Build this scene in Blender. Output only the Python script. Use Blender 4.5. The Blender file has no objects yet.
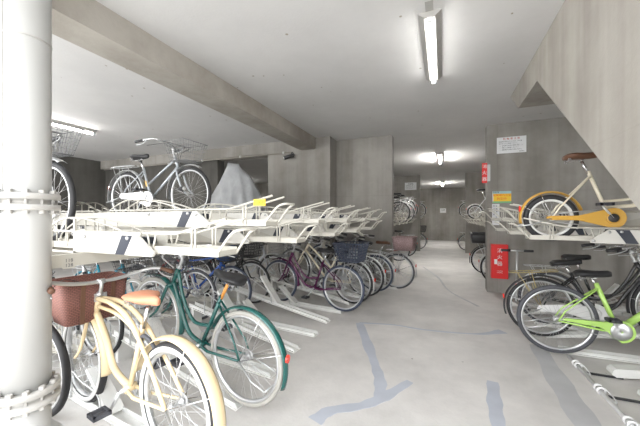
import bpy, math, random
from mathutils import Vector, Matrix
random.seed(4)
S = bpy.context.scene
C = S.collection
PI = math.pi
V = Vector

# ------------------------------------------------------------------ materials
def mat(name, col, rough=0.5, metal=0.0, var=0.0, scale=8.0, bump=0.0, bscale=40.0, spec=0.5, emit=0.0, coat=0.0):
    m = bpy.data.materials.new(name); m.use_nodes = True
    nt = m.node_tree; N = nt.nodes; L = nt.links
    b = N['Principled BSDF']
    b.inputs['Base Color'].default_value = (*col, 1)
    b.inputs['Roughness'].default_value = rough
    b.inputs['Metallic'].default_value = metal
    b.inputs['Specular IOR Level'].default_value = spec
    b.inputs['Coat Weight'].default_value = coat
    tc = N.new('ShaderNodeTexCoord')
    if var > 0:
        n = N.new('ShaderNodeTexNoise'); n.inputs['Scale'].default_value = scale; n.inputs['Detail'].default_value = 6
        r = N.new('ShaderNodeValToRGB')
        r.color_ramp.elements[0].position = 0.3; r.color_ramp.elements[1].position = 0.7
        r.color_ramp.elements[0].color = (*[max(0, c * (1 - var)) for c in col], 1)
        r.color_ramp.elements[1].color = (*[min(1, c * (1 + var)) for c in col], 1)
        L.new(tc.outputs['Object'], n.inputs['Vector']); L.new(n.outputs['Fac'], r.inputs['Fac']); L.new(r.outputs['Color'], b.inputs['Base Color'])
    if bump > 0:
        n2 = N.new('ShaderNodeTexNoise'); n2.inputs['Scale'].default_value = bscale; n2.inputs['Detail'].default_value = 5
        bp = N.new('ShaderNodeBump'); bp.inputs['Strength'].default_value = bump; bp.inputs['Distance'].default_value = 0.01
        L.new(tc.outputs['Object'], n2.inputs['Vector']); L.new(n2.outputs['Fac'], bp.inputs['Height']); L.new(bp.outputs['Normal'], b.inputs['Normal'])
    if emit > 0:
        b.inputs['Emission Color'].default_value = (*col, 1); b.inputs['Emission Strength'].default_value = emit
    return m

def concrete(name, lo, hi, streak=1.0, bumpv=0.25, seam=0.9, rough=0.8):
    """cast concrete: cloudy blotches, vertical run marks, panel joints and pin holes"""
    m = bpy.data.materials.new(name); m.use_nodes = True
    nt = m.node_tree; N = nt.nodes; L = nt.links; b = N['Principled BSDF']
    b.inputs['Roughness'].default_value = rough; b.inputs['Specular IOR Level'].default_value = 0.25
    tc = N.new('ShaderNodeTexCoord')
    def noise(scale, sc=(1, 1, 1), detail=6, rough=0.6):
        mp = N.new('ShaderNodeMapping'); mp.inputs['Scale'].default_value = sc
        n = N.new('ShaderNodeTexNoise'); n.inputs['Scale'].default_value = scale; n.inputs['Detail'].default_value = detail; n.inputs['Roughness'].default_value = rough
        L.new(tc.outputs['Object'], mp.inputs['Vector']); L.new(mp.outputs['Vector'], n.inputs['Vector']); return n.outputs['Fac']
    def mix(a, bb, f, t='MIX'):
        x = N.new('ShaderNodeMix'); x.data_type = 'FLOAT'; x.inputs[0].default_value = f
        L.new(a, x.inputs[2]); L.new(bb, x.inputs[3]); return x.outputs[0]
    f = mix(noise(0.9), noise(4, detail=8), 0.25)
    if streak > 0: f = mix(f, noise(1.6, (2.2, 2.2, 0.16), 3), 0.40 * streak)
    r = N.new('ShaderNodeValToRGB'); e = r.color_ramp.elements
    e[0].position = 0.40; e[1].position = 0.60; e[0].color = (*lo, 1); e[1].color = (*hi, 1)
    L.new(f, r.inputs['Fac']); out = r.outputs['Color']
    if seam > 0:
        sx = N.new('ShaderNodeSeparateXYZ'); L.new(tc.outputs['Object'], sx.inputs[0])
        def line(sock, period, w):
            a = N.new('ShaderNodeMath'); a.operation = 'MULTIPLY'; a.inputs[1].default_value = 1 / period; L.new(sock, a.inputs[0])
            fr = N.new('ShaderNodeMath'); fr.operation = 'FRACT'; L.new(a.outputs[0], fr.inputs[0])
            lt = N.new('ShaderNodeMath'); lt.operation = 'LESS_THAN'; lt.inputs[1].default_value = w / period; L.new(fr.outputs[0], lt.inputs[0]); return lt.outputs[0]
        ln = N.new('ShaderNodeMath'); ln.operation = 'MAXIMUM'
        L.new(line(sx.outputs[0], 0.9, 0.010), ln.inputs[0]); L.new(line(sx.outputs[2], 1.8, 0.008), ln.inputs[1])
        mc = N.new('ShaderNodeMix'); mc.data_type = 'RGBA'; mc.blend_type = 'MULTIPLY'
        mc.inputs[7].default_value = (seam, seam, seam, 1)
        L.new(ln.outputs[0], mc.inputs[0]); L.new(out, mc.inputs[6]); out = mc.outputs[2]
    L.new(out, b.inputs['Base Color'])
    bp = N.new('ShaderNodeBump'); bp.inputs['Strength'].default_value = bumpv; bp.inputs['Distance'].default_value = 0.01
    L.new(noise(30, detail=8), bp.inputs['Height']); L.new(bp.outputs['Normal'], b.inputs['Normal'])
    return m

def spotted(name, col, dark, amount, scale, var=0.05, rough=0.75, stretch=(1, 1, 1)):
    """painted or trowelled surface with small scattered dark flecks and faint clouds"""
    m = bpy.data.materials.new(name); m.use_nodes = True
    nt = m.node_tree; N = nt.nodes; L = nt.links; b = N['Principled BSDF']
    b.inputs['Roughness'].default_value = rough; b.inputs['Specular IOR Level'].default_value = 0.3
    tc = N.new('ShaderNodeTexCoord'); mp = N.new('ShaderNodeMapping'); mp.inputs['Scale'].default_value = stretch
    L.new(tc.outputs['Object'], mp.inputs['Vector'])
    n = N.new('ShaderNodeTexNoise'); n.inputs['Scale'].default_value = 1.1; n.inputs['Detail'].default_value = 9; n.inputs['Roughness'].default_value = 0.65
    L.new(mp.outputs['Vector'], n.inputs['Vector'])
    r = N.new('ShaderNodeValToRGB'); e = r.color_ramp.elements
    e[0].position = 0.38; e[1].position = 0.62
    e[0].color = (*[c * (1 - var) for c in col], 1); e[1].color = (*[min(1, c * (1 + var)) for c in col], 1)
    L.new(n.outputs['Fac'], r.inputs['Fac'])
    v = N.new('ShaderNodeTexVoronoi'); v.inputs['Scale'].default_value = scale; v.inputs['Randomness'].default_value = 1
    n2 = N.new('ShaderNodeTexNoise'); n2.inputs['Scale'].default_value = 2.3
    L.new(tc.outputs['Object'], n2.inputs['Vector']); L.new(tc.outputs['Object'], v.inputs['Vector'])
    a = N.new('ShaderNodeMath'); a.operation = 'LESS_THAN'; a.inputs[1].default_value = amount; L.new(v.outputs['Distance'], a.inputs[0])
    g = N.new('ShaderNodeMath'); g.operation = 'GREATER_THAN'; g.inputs[1].default_value = 0.53; L.new(n2.outputs['Fac'], g.inputs[0])
    mu = N.new('ShaderNodeMath'); mu.operation = 'MULTIPLY'; L.new(a.outputs[0], mu.inputs[0]); L.new(g.outputs[0], mu.inputs[1])
    mc = N.new('ShaderNodeMix'); mc.data_type = 'RGBA'; L.new(mu.outputs[0], mc.inputs[0]); L.new(r.outputs['Color'], mc.inputs[6]); mc.inputs[7].default_value = (*dark, 1)
    L.new(mc.outputs[2], b.inputs['Base Color'])
    bp = N.new('ShaderNodeBump'); bp.inputs['Strength'].default_value = 0.15; bp.inputs['Distance'].default_value = 0.01
    n3 = N.new('ShaderNodeTexNoise'); n3.inputs['Scale'].default_value = 45; L.new(tc.outputs['Object'], n3.inputs['Vector'])
    L.new(n3.outputs['Fac'], bp.inputs['Height']); L.new(bp.outputs['Normal'], b.inputs['Normal'])
    return m

def woven(name, c1, c2):
    m = bpy.data.materials.new(name); m.use_nodes = True
    nt = m.node_tree; N = nt.nodes; L = nt.links; b = N['Principled BSDF']; b.inputs['Roughness'].default_value = 0.7
    tc = N.new('ShaderNodeTexCoord'); mp = N.new('ShaderNodeMapping'); mp.inputs['Rotation'].default_value = (PI / 2, 0, 0)
    br = N.new('ShaderNodeTexBrick'); br.inputs['Scale'].default_value = 22; br.inputs['Color1'].default_value = (*c1, 1); br.inputs['Color2'].default_value = (*[x * 0.8 for x in c1], 1)
    br.inputs['Mortar'].default_value = (*c2, 1); br.inputs['Mortar Size'].default_value = 0.03
    wn = N.new('ShaderNodeVectorMath'); wn.operation = 'ADD'
    sx = N.new('ShaderNodeSeparateXYZ'); L.new(tc.outputs['Object'], sx.inputs[0])
    ad = N.new('ShaderNodeMath'); L.new(sx.outputs[0], ad.inputs[0]); L.new(sx.outputs[1], ad.inputs[1])
    cx = N.new('ShaderNodeCombineXYZ'); L.new(ad.outputs[0], cx.inputs[0]); L.new(sx.outputs[2], cx.inputs[1])
    L.new(cx.outputs[0], br.inputs['Vector']); L.new(br.outputs['Color'], b.inputs['Base Color'])
    bp = N.new('ShaderNodeBump'); bp.inputs['Distance'].default_value = 0.006; L.new(br.outputs['Fac'], bp.inputs['Height']); bp.invert = True; L.new(bp.outputs['Normal'], b.inputs['Normal'])
    return m

M = dict(
    wall=concrete('concrete_wall', (0.225, 0.212, 0.192), (0.35, 0.335, 0.31)),
    soffit=concrete('concrete_beam', (0.30, 0.275, 0.24), (0.43, 0.405, 0.365), streak=0, seam=0),
    stair=concrete('concrete_stair', (0.29, 0.27, 0.24), (0.42, 0.40, 0.365), streak=1.2, seam=0.96),
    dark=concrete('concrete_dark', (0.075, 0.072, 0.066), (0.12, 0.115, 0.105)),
    ceiling=spotted('ceiling_paint', (0.64, 0.635, 0.63), (0.36, 0.33, 0.28), 0.07, 5.0, 0.04),
    floor=spotted('floor_concrete', (0.64, 0.62, 0.60), (0.30, 0.28, 0.26), 0.05, 5.0, 0.12, 0.6),
    patch=mat('floor_repair', (0.46, 0.485, 0.545), 0.7, var=0.08, scale=4),
    patch2=mat('floor_damp', (0.49, 0.49, 0.50), 0.7, var=0.1, scale=3),
    ground=mat('ground', (0.62, 0.61, 0.59), 0.85, var=0.1, scale=1),
    cream_paint=mat('rack_paint', (0.52, 0.50, 0.445), 0.4, var=0.03, scale=4),
    brass=mat('brass', (0.55, 0.45, 0.22), 0.35, 0.8),
    tray_white=mat('tray_paint', (0.74, 0.74, 0.72), 0.4, var=0.05),
    bracket_paint=mat('bracket_paint', (0.60, 0.585, 0.545), 0.4),
    paleg=mat('pale_rubber', (0.36, 0.35, 0.32), 0.55),
    galv=mat('galvanised', (0.60, 0.61, 0.61), 0.42, 0.25, var=0.06, scale=6),
    pipe=mat('pipe_paint', (0.43, 0.43, 0.42), 0.35, var=0.02, scale=3),
    pipe2=mat('pipe_flange_paint', (0.40, 0.39, 0.37), 0.5, var=0.06, scale=9),
    chrome=mat('chrome', (0.72, 0.72, 0.73), 0.22, 1.0),
    alloy=mat('alloy', (0.62, 0.63, 0.64), 0.35, 0.85),
    steel=mat('dull_steel', (0.5, 0.5, 0.5), 0.4, 0.6),
    wire=mat('basket_wire', (0.20, 0.205, 0.21), 0.4),
    black=mat('black_rubber', (0.022, 0.022, 0.024), 0.65, bump=0.1),
    blackp=mat('black_plastic', (0.035, 0.035, 0.038), 0.4),
    greyt=mat('grey_rubber', (0.06, 0.062, 0.072), 0.6),
    purplet=mat('dark_violet_rubber', (0.085, 0.06, 0.12), 0.55),
    bluet=mat('navy_rubber', (0.04, 0.052, 0.085), 0.55),
    tealt=mat('dark_green_rubber', (0.02, 0.07, 0.06), 0.55),
    white=mat('white_rubber', (0.72, 0.72, 0.70), 0.5),
    whitep=mat('white_plastic', (0.78, 0.78, 0.78), 0.4),
    cream=mat('cream_enamel', (0.76, 0.61, 0.38), 0.25, coat=0.4, var=0.02),
    green=mat('dark_green_enamel', (0.006, 0.085, 0.075), 0.25, coat=0.5),
    teal=mat('teal_enamel', (0.03, 0.26, 0.36), 0.25, coat=0.5),
    blue=mat('blue_enamel', (0.05, 0.13, 0.48), 0.25, coat=0.5),
    purple=mat('plum_enamel', (0.085, 0.008, 0.06), 0.25, coat=0.5),
    lime=mat('lime_enamel', (0.42, 0.66, 0.16), 0.25, coat=0.5),
    ivory=mat('ivory_enamel', (0.76, 0.70, 0.56), 0.3, coat=0.4),
    mustard=mat('mustard_enamel', (0.58, 0.33, 0.055), 0.35),
    silver=mat('silver_enamel', (0.42, 0.45, 0.48), 0.3, 0.35, coat=0.3),
    ltgrey=mat('light_grey_enamel', (0.55, 0.57, 0.60), 0.3, coat=0.3),
    charcoal=mat('black_enamel', (0.02, 0.02, 0.022), 0.25, coat=0.5),
    red=mat('red_enamel', (0.35, 0.03, 0.05), 0.3, coat=0.4),
    rose=woven('rose_weave', (0.52, 0.37, 0.37), (0.09, 0.04, 0.04)),
    wicker=woven('brown_weave', (0.30, 0.13, 0.10), (0.06, 0.02, 0.02)),
    tan=mat('tan_leather', (0.62, 0.27, 0.16), 0.5, bump=0.1, var=0.05),
    brown=mat('brown_leather', (0.12, 0.055, 0.03), 0.5, bump=0.2),
    orange=mat('orange_strap', (0.65, 0.28, 0.06), 0.5),
    saddle=mat('black_vinyl', (0.02, 0.02, 0.022), 0.45, bump=0.1),
    greysad=mat('grey_vinyl', (0.14, 0.14, 0.15), 0.5),
    navy=mat('navy_plastic', (0.055, 0.068, 0.105), 0.45),
    bluebag=mat('blue_cloth', (0.03, 0.07, 0.2), 0.8, bump=0.3, bscale=15),
    tarp=mat('grey_tarp', (0.33, 0.34, 0.35), 0.5, var=0.12, scale=5, bump=1.0, bscale=5),
    signred=mat('sign_red', (0.72, 0.02, 0.02), 0.4),
    signwhite=mat('sign_white', (0.75, 0.76, 0.77), 0.5),
    signyel=mat('sign_yellow', (0.90, 0.60, 0.03), 0.5),
    signgreen=mat('sign_green', (0.20, 0.50, 0.25), 0.5),
    signteal=mat('sign_teal', (0.35, 0.55, 0.58), 0.5),
    ink=mat('sign_ink', (0.12, 0.12, 0.13), 0.6),
    inkred=mat('sign_ink_red', (0.5, 0.06, 0.04), 0.6),
    inkor=mat('sign_ink_orange', (0.75, 0.12, 0.02), 0.6),
    reflr=mat('red_reflector', (0.8, 0.04, 0.02), 0.2, coat=1),
    reflo=mat('amber_reflector', (0.9, 0.35, 0.08), 0.2, coat=1),
    lens=mat('lamp_lens', (0.8, 0.8, 0.78), 0.1, 0.2),
    tube=mat('lamp_tube', (1.0, 0.985, 0.95), 0.3, emit=16.0),
    tube2=mat('lamp_tube_new', (1.0, 0.98, 0.94), 0.3, emit=230.0),
    tube3=mat('lamp_tube_bay', (1.0, 0.98, 0.94), 0.3, emit=45.0),
    gap=mat('dark_strap', (0.03, 0.035, 0.05), 0.5),
    clear=mat('clear_plastic_sheet', (0.7, 0.73, 0.76), 0.35),
)

# ------------------------------------------------------------------ mesh builder
class MB:
    def __init__(s): s.v = []; s.f = []; s.sm = []
    def add(s, vs, fs, smooth=True):
        o = len(s.v); s.v += [tuple(x) for x in vs]; s.f += [tuple(i + o for i in f) for f in fs]; s.sm += [smooth] * len(fs)
    def box(s, x0, x1, y0, y1, z0, z1):
        p = [(x, y, z) for z in (z0, z1) for x, y in ((x0, y0), (x1, y0), (x1, y1), (x0, y1))]
        s.add(p, [(0, 3, 2, 1), (4, 5, 6, 7), (0, 1, 5, 4), (1, 2, 6, 5), (2, 3, 7, 6), (3, 0, 4, 7)], False); return s
    def prism(s, pts, a, b, axis='y', smooth=False):
        """polygon pts in the two other axes, extruded along axis from a to b"""
        n = len(pts)
        def P(p, t): return {'y': (p[0], t, p[1]), 'x': (t, p[0], p[1]), 'z': (p[0], p[1], t)}[axis]
        vs = [P(p, a) for p in pts] + [P(p, b) for p in pts]
        s.add(vs, [tuple(range(n)), tuple(range(2 * n - 1, n - 1, -1))] + [(i, i + n, (i + 1) % n + n, (i + 1) % n) for i in range(n)], smooth); return s
    def tube(s, pts, r, n=8, closed=False, cap=True, squash=None):
        P = [V(p) for p in pts]; m = len(P)
        R = r if isinstance(r, (list, tuple)) else [r] * m
        T = []
        for i in range(m):
            a = P[i - 1] if (i > 0 or closed) else P[0]; b = P[(i + 1) % m] if (i < m - 1 or closed) else P[-1]
            t = (b - a); T.append(t.normalized() if t.length > 1e-9 else V((0, 0, 1)))
        up = V((0, 0, 1)) if abs(T[0].z) < 0.9 else V((1, 0, 0))
        nx = T[0].cross(up).normalized(); vs = []
        for i in range(m):
            nx = (nx - T[i] * nx.dot(T[i]))
            nx = nx.normalized() if nx.length > 1e-6 else T[i].orthogonal().normalized()
            ny = T[i].cross(nx)
            for k in range(n):
                a = 2 * PI * k / n
                vs.append(P[i] + (nx * math.cos(a) + ny * math.sin(a)) * R[i])
        fs = []
        for i in range(m if closed else m - 1):
            j = (i + 1) % m
            for k in range(n): fs.append((i * n + k, i * n + (k + 1) % n, j * n + (k + 1) % n, j * n + k))
        if cap and not closed: fs += [tuple(range(n - 1, -1, -1)), tuple((m - 1) * n + k for k in range(n))]
        s.add(vs, fs, n > 4); return s
    def lathe(s, prof, c=(0, 0, 0), n=32, axis='y', a0=0.0, a1=2 * PI, closed_prof=True, smooth=True):
        """profile of (radius, along-axis) swept round the axis"""
        full = abs(a1 - a0 - 2 * PI) < 1e-6; m = len(prof); cnt = n if full else n + 1; vs = []
        for i in range(cnt):
            a = a0 + (a1 - a0) * i / n; ca, sa = math.cos(a), math.sin(a)
            for r, t in prof:
                if axis == 'y': vs.append((c[0] + r * ca, c[1] + t, c[2] + r * sa))
                elif axis == 'z': vs.append((c[0] + r * ca, c[1] + r * sa, c[2] + t))
                else: vs.append((c[0] + t, c[1] + r * ca, c[2] + r * sa))
        fs = []
        for i in range(n):
            j = (i + 1) % cnt
            for k in range(m if closed_prof else m - 1):
                k2 = (k + 1) % m; fs.append((i * m + k, i * m + k2, j * m + k2, j * m + k))
        if not full and closed_prof: fs += [tuple(range(m)), tuple((cnt - 1) * m + k for k in range(m - 1, -1, -1))]
        s.add(vs, fs, smooth); return s
    def loft(s, rings, smooth=True):
        n = len(rings[0]); vs = [p for r in rings for p in r]; fs = []
        for i in range(len(rings) - 1):
            for k in range(n): fs.append((i * n + k, i * n + (k + 1) % n, (i + 1) * n + (k + 1) % n, (i + 1) * n + k))
        fs += [tuple(range(n - 1, -1, -1)), tuple((len(rings) - 1) * n + k for k in range(n))]
        s.add(vs, fs, smooth); return s
    def mesh(s, name, m):
        me = bpy.data.meshes.new(name); me.from_pydata(s.v, [], s.f)
        me.polygons.foreach_set('use_smooth', s.sm)
        import bmesh
        bm = bmesh.new(); bm.from_mesh(me); bmesh.ops.recalc_face_normals(bm, faces=bm.faces[:]); bm.to_mesh(me); bm.free()
        me.materials.append(m); me.update(); return me

def spline(pts, k=6):
    P = [V(p) for p in pts]; out = []
    for i in range(len(P) - 1):
        p0 = P[i - 1] if i else P[0] * 2 - P[1]; p1, p2 = P[i], P[i + 1]; p3 = P[i + 2] if i + 2 < len(P) else P[-1] * 2 - P[-2]
        for j in range(k):
            t = j / k
            out.append(0.5 * ((2 * p1) + (p2 - p0) * t + (2 * p0 - 5 * p1 + 4 * p2 - p3) * t * t + (3 * p1 - p0 - 3 * p2 + p3) * t ** 3))
    out.append(P[-1]); return out

def link(name, me, parent=None, loc=(0, 0, 0)):
    o = bpy.data.objects.new(name, me); C.objects.link(o); o.location = loc
    if parent: o.parent = parent
    return o
def part(name, mb, m, parent=None, label=None):
    o = link(name, mb.mesh(name, M[m]), parent)
    if label: o['label'] = label
    return o
def tag(o, label, cat, group=None, kind=None):
    o['label'] = label; o['category'] = cat
    if group: o['group'] = group
    if kind: o['kind'] = kind
    return o
def thing(name, label, cat, loc=(0, 0, 0), rotz=0, group=None):
    o = bpy.data.objects.new(name, None); C.objects.link(o); o.location = loc; o.rotation_euler = (0, 0, rotz); o.empty_display_size = 0.1
    return tag(o, label, cat, group)
def struct(name, mb, m):
    o = part(name, mb, m); o['kind'] = 'structure'; return o
def copy_tree(o, parent=None):
    c = o.copy(); C.objects.link(c)
    if parent: c.parent = parent
    for ch in o.children: copy_tree(ch, c)
    return c

# ------------------------------------------------------------------ the building
CZ = 3.03
struct('floor', MB().box(-9.7, 4.8, -0.6, 18.8, -0.2, 0), 'floor')
struct('ground', MB().box(-30, 30, -25, -0.6, -0.22, -0.02), 'ground')
struct('ceiling', MB().box(-9.7, 4.8, -0.3, 18.8, CZ, CZ + 0.3), 'ceiling')
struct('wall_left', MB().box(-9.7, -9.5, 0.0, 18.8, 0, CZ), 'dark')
struct('wall_right', MB().box(4.6, 4.8, -0.3, 18.8, 0, CZ), 'wall')
struct('wall_back', MB().box(-9.5, 4.6, 18.6, 18.8, 0, CZ), 'wall')
struct('wall_bay_right', MB().box(0.744, 4.6, 6.16, 6.40, 0, CZ), 'wall')
struct('wall_bay_left', MB().box(-2.15, -0.956, 6.16, 6.40, 0, CZ), 'wall')
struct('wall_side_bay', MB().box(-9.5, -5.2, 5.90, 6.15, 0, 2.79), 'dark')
struct('pillar', MB().box(-3.64, -2.15, 5.76, 6.40, 0, CZ), 'wall')
struct('wall_far_left', MB().box(-9.5, -0.84, 12.5, 12.7, 0, CZ), 'wall')
struct('wall_far_right', MB().box(0.79, 4.6, 12.5, 12.7, 0, CZ), 'wall')
struct('beam', MB().box(-2.82, -2.475, -0.3, 5.76, 2.79, CZ), 'soffit')
struct('beam', MB().box(-9.5, -3.64, 5.76, 6.15, 2.79, CZ), 'wall')
struct('stair_wall', MB().prism([(4.85, CZ), (4.39, 2.72), (3.58, 2.72), (0.25, 0.085), (-0.3, 0.085), (-0.3, CZ)], 0.87, 2.3, 'x'), 'stair')

def strip(name, pts, w, m, z=0.0015):
    P = spline([(x, y, 0) for x, y in pts], 5); vs = []; n = len(P)
    W = [wi for wi in w]; vsl = []
    for i, p in enumerate(P):
        a = P[max(0, i - 1)]; b = P[min(n - 1, i + 1)]; t = (b - a).normalized(); nn = V((-t.y, t.x, 0))
        q = i / (n - 1) * (len(W) - 1); k = min(int(q), len(W) - 2); ww = (W[k] + (W[k + 1] - W[k]) * (q - k)) * 0.5 * (1 + 0.12 * math.sin(i * 1.7))
        vsl += [p + nn * ww, p - nn * ww]
    vs = [(p.x, p.y, z) for p in vsl] + [(p.x, p.y, 0.0003) for p in vsl]; o = 2 * n
    fs = [(2 * i, 2 * i + 1, 2 * i + 3, 2 * i + 2) for i in range(n - 1)]
    fs += [(2 * i, 2 * i + 2, 2 * i + 2 + o, 2 * i + o) for i in range(n - 1)] + [(2 * i + 1, 2 * i + 1 + o, 2 * i + 3 + o, 2 * i + 3) for i in range(n - 1)]
    mb = MB(); mb.add(vs, fs, False)
    return struct(name, mb, m)
strip('trim_1', [(-0.99, 3.73), (-0.69, 3.01), (-0.57, 2.71), (-0.48, 2.47), (-0.44, 2.24)], (0.09, 0.11, 0.075, 0.09, 0.10, 0.08), 'patch')
strip('trim_2', [(-0.25, 2.56), (-0.41, 2.27), (-0.54, 2.10), (-0.73, 1.96), (-0.79, 1.82)], (0.06, 0.10, 0.08, 0.09, 0.11), 'patch', 0.0022)
strip('trim_3', [(-0.99, 3.73), (-0.57, 3.825), (-0.20, 3.80), (0.35, 3.89), (0.66, 4.1)], (0.05, 0.03, 0.04, 0.035, 0.12), 'patch', 0.0022)
strip('trim_4', [(0.38, 2.82), (0.35, 2.5), (0.33, 2.2), (0.30, 1.9)], (0.08, 0.10, 0.08, 0.10), 'patch')
strip('trim_5', [(0.92, 3.80), (0.885, 3.0), (0.87, 2.42), (0.86, 1.9)], (0.13, 0.17, 0.17, 0.17), 'patch2')
strip('trim_6', [(-0.5, 8.6), (-0.1, 7.2), (0.1, 6.0), (0.5, 5.1)], (0.03, 0.05, 0.03, 0.05), 'patch2')

# ------------------------------------------------------------------ ceiling lamps
def lamp(x, y, label, m='tube'):
    t = thing('ceiling_light', label, 'ceiling light', (x, y, CZ), 0, 'tube lamps on the ceiling')
    b = MB(); b.prism([(-0.09, 0), (0.09, 0), (0.085, -0.012), (0.045, -0.045), (-0.045, -0.045), (-0.085, -0.012)], -0.62, 0.62, 'y'); part('housing', b, 'pipe2', t)
    for s in (-1, 1): part('lamp_holder', MB().box(-0.022, 0.022, s * 0.605 - 0.012, s * 0.605 + 0.012, -0.085, -0.045), 'whitep', t)
    part('lamp_tube', MB().tube([(0, -0.59, -0.065), (0, 0.59, -0.065)], 0.016, 10), m, t)
lamp(-0.10, 3.19, 'white tube lamp nearest above the aisle, with a rusty end')
lamp(-0.07, 9.0, 'middle tube lamp over the aisle, between the two pairs of side walls', 'tube2')
lamp(-0.02, 15.8, 'farthest small tube lamp over the aisle, before the end wall', 'tube2')
lamp(-6.25, 3.05, 'tube lamp on the dark ceiling behind the white drain pipe', 'tube3')
lamp(-8.3, 11.0, 'tube lamp in the room beyond the concrete opening, beside the grey cover', 'tube3')
part('rust_stain', MB().box(-0.13, -0.07, 2.45, 2.565, CZ - 0.004, CZ - 0.0005), 'pipe2')['kind'] = 'structure'

# ------------------------------------------------------------------ drain pipe
t = thing('drain_pipe', 'thick white vertical drain pipe with bolted flanges, in front left', 'pipe', (-2.07, 0.88, 0))
b = MB(); b.tube([(0, 0, 0.42), (0, 0, 3.03)], 0.102, 40); part('pipe_body', b, 'pipe', t)
b = MB(); b.lathe([(0.150, 0), (0.150, 0.16), (0.10, 0.22), (0.10, 0.40), (0.075, 0.40), (0.075, 0)], n=40, axis='z'); part('pipe_base', b, 'pipe', t)
for z in (1.44, 0.41):
    f = part('flange', MB().lathe([(0.09, -0.045), (0.135, -0.045), (0.14, -0.040), (0.14, -0.014), (0.110, -0.012), (0.110, 0.012), (0.14, 0.014), (0.14, 0.040), (0.135, 0.045), (0.09, 0.045)], (0, 0, z), 40, 'z'), 'pipe2', t)
    for k in range(12):
        a = 2 * PI * k / 12 + 0.1
        part('bolt', MB().lathe([(0.0, -0.062), (0.014, -0.062), (0.014, -0.04), (0.007, -0.04), (0.007, 0.04), (0.014, 0.04), (0.014, 0.062), (0.0, 0.062)], (0.12 * math.cos(a), 0.12 * math.sin(a), z), 6, 'z', closed_prof=False, smooth=False), 'pipe2', f)
b = MB(); b.lathe([(0.1015, -0.004), (0.1045, -0.004), (0.1045, 0.004), (0.1015, 0.004)], (0, 0, 2.30), 40, 'z'); part('weld_seam', b, 'pipe2', t)
b = MB(); b.box(0.012, 0.018, -0.105, -0.100, 1.50, 3.0); part('long_seam', b, 'pipe2', t)
b = MB(); b.tube([(-0.09, -0.07, 1.585), (-0.04, -0.105, 1.585), (0.0, -0.112, 1.59), (0.0, -0.112, 1.63), (-0.015, -0.112, 1.64)], 0.006, 6); part('hook', b, 'steel', t)

# ------------------------------------------------------------------ racks
cache = {}
def inst(key, fn, name, m, parent, label=None):
    if (key, m) not in cache: cache[(key, m)] = fn().mesh(name, M[m])
    o = link(name, cache[(key, m)], parent)
    if label: o['label'] = label
    return o

CR = []
def upper_tray_parts(t, L=1.72, with_cradle=False):
    """local: x=0 at the aisle end, +x out to the aisle, body towards -x; z=0 underside"""
    def chan():
        b = MB(); b.box(-L, 0, -0.075, 0.075, 0, 0.004)
        for s in (-1, 1): b.box(-L, 0, s * 0.075 - 0.003, s * 0.075 + 0.003, 0.0, 0.042)
        b.box(-0.004, 0.0, -0.075, 0.075, 0, 0.03); return b
    inst('uchan', chan, 'channel', 'cream_paint', t)
    for s in (-1, 1):
        def rail(s=s):
            b = MB(); y = s * 0.079
            b.tube([(-L + 0.1, y, 0.02), (-L + 0.16, y, 0.115), (-0.30, y, 0.115), (0.05, y, 0.20)], 0.0075, 6)
            for x, h in ((-0.155, 0.147), (-0.18, 0.142)): b.tube([(x, y, 0.01), (x, y, h)], 0.006, 6)
            for x, dx in ((-0.52, 0.02), (-0.45, -0.03), (-0.95, 0), (-1.3, 0)): b.tube([(x + dx, y, 0.01), (x, y, 0.115)], 0.006, 6)
            return b
        inst('urail%d' % s, rail, 'guard_rail', 'cream_paint', t)
    def loop():
        p = [(-0.02, -0.07, 0.01), (0.03, -0.07, 0.07), (0.085, -0.07, 0.128), (0.135, -0.06, 0.145), (0.148, 0.0, 0.145), (0.135, 0.06, 0.145), (0.085, 0.07, 0.118), (0.0, 0.07, 0.01)]
        return MB().tube(spline(p, 4), 0.0075, 8)
    inst('uloop', loop, 'pull_handle', 'cream_paint', t)
    def cradle():
        b = MB()
        for s in (-1, 1):
            y = s * 0.062; top = [(-0.62, .045), (-0.80, .13), (-1.05, .185), (-1.25, .205), (-1.42, .19), (-1.62, .10), (-1.68, .03)]
            P = spline([(x, y, z) for x, z in top], 5); b.tube(P, 0.006, 6)
            for q in P[3:-3:3]: b.tube([(q.x, y, 0.01), q], 0.0045, 5)
        b.box(-1.30, -1.22, -.062, .062, .195, .20); return b
    if not CR: CR.append(cradle)
    if with_cradle: inst('ucradle', cradle, 'wheel_cradle', 'cream_paint', t)
    inst('ustop', lambda: MB().box(-0.72, -0.58, -0.03, 0.03, 0.045, 0.085), 'wheel_stop', 'gap', t, 'black wheel stop')

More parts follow.
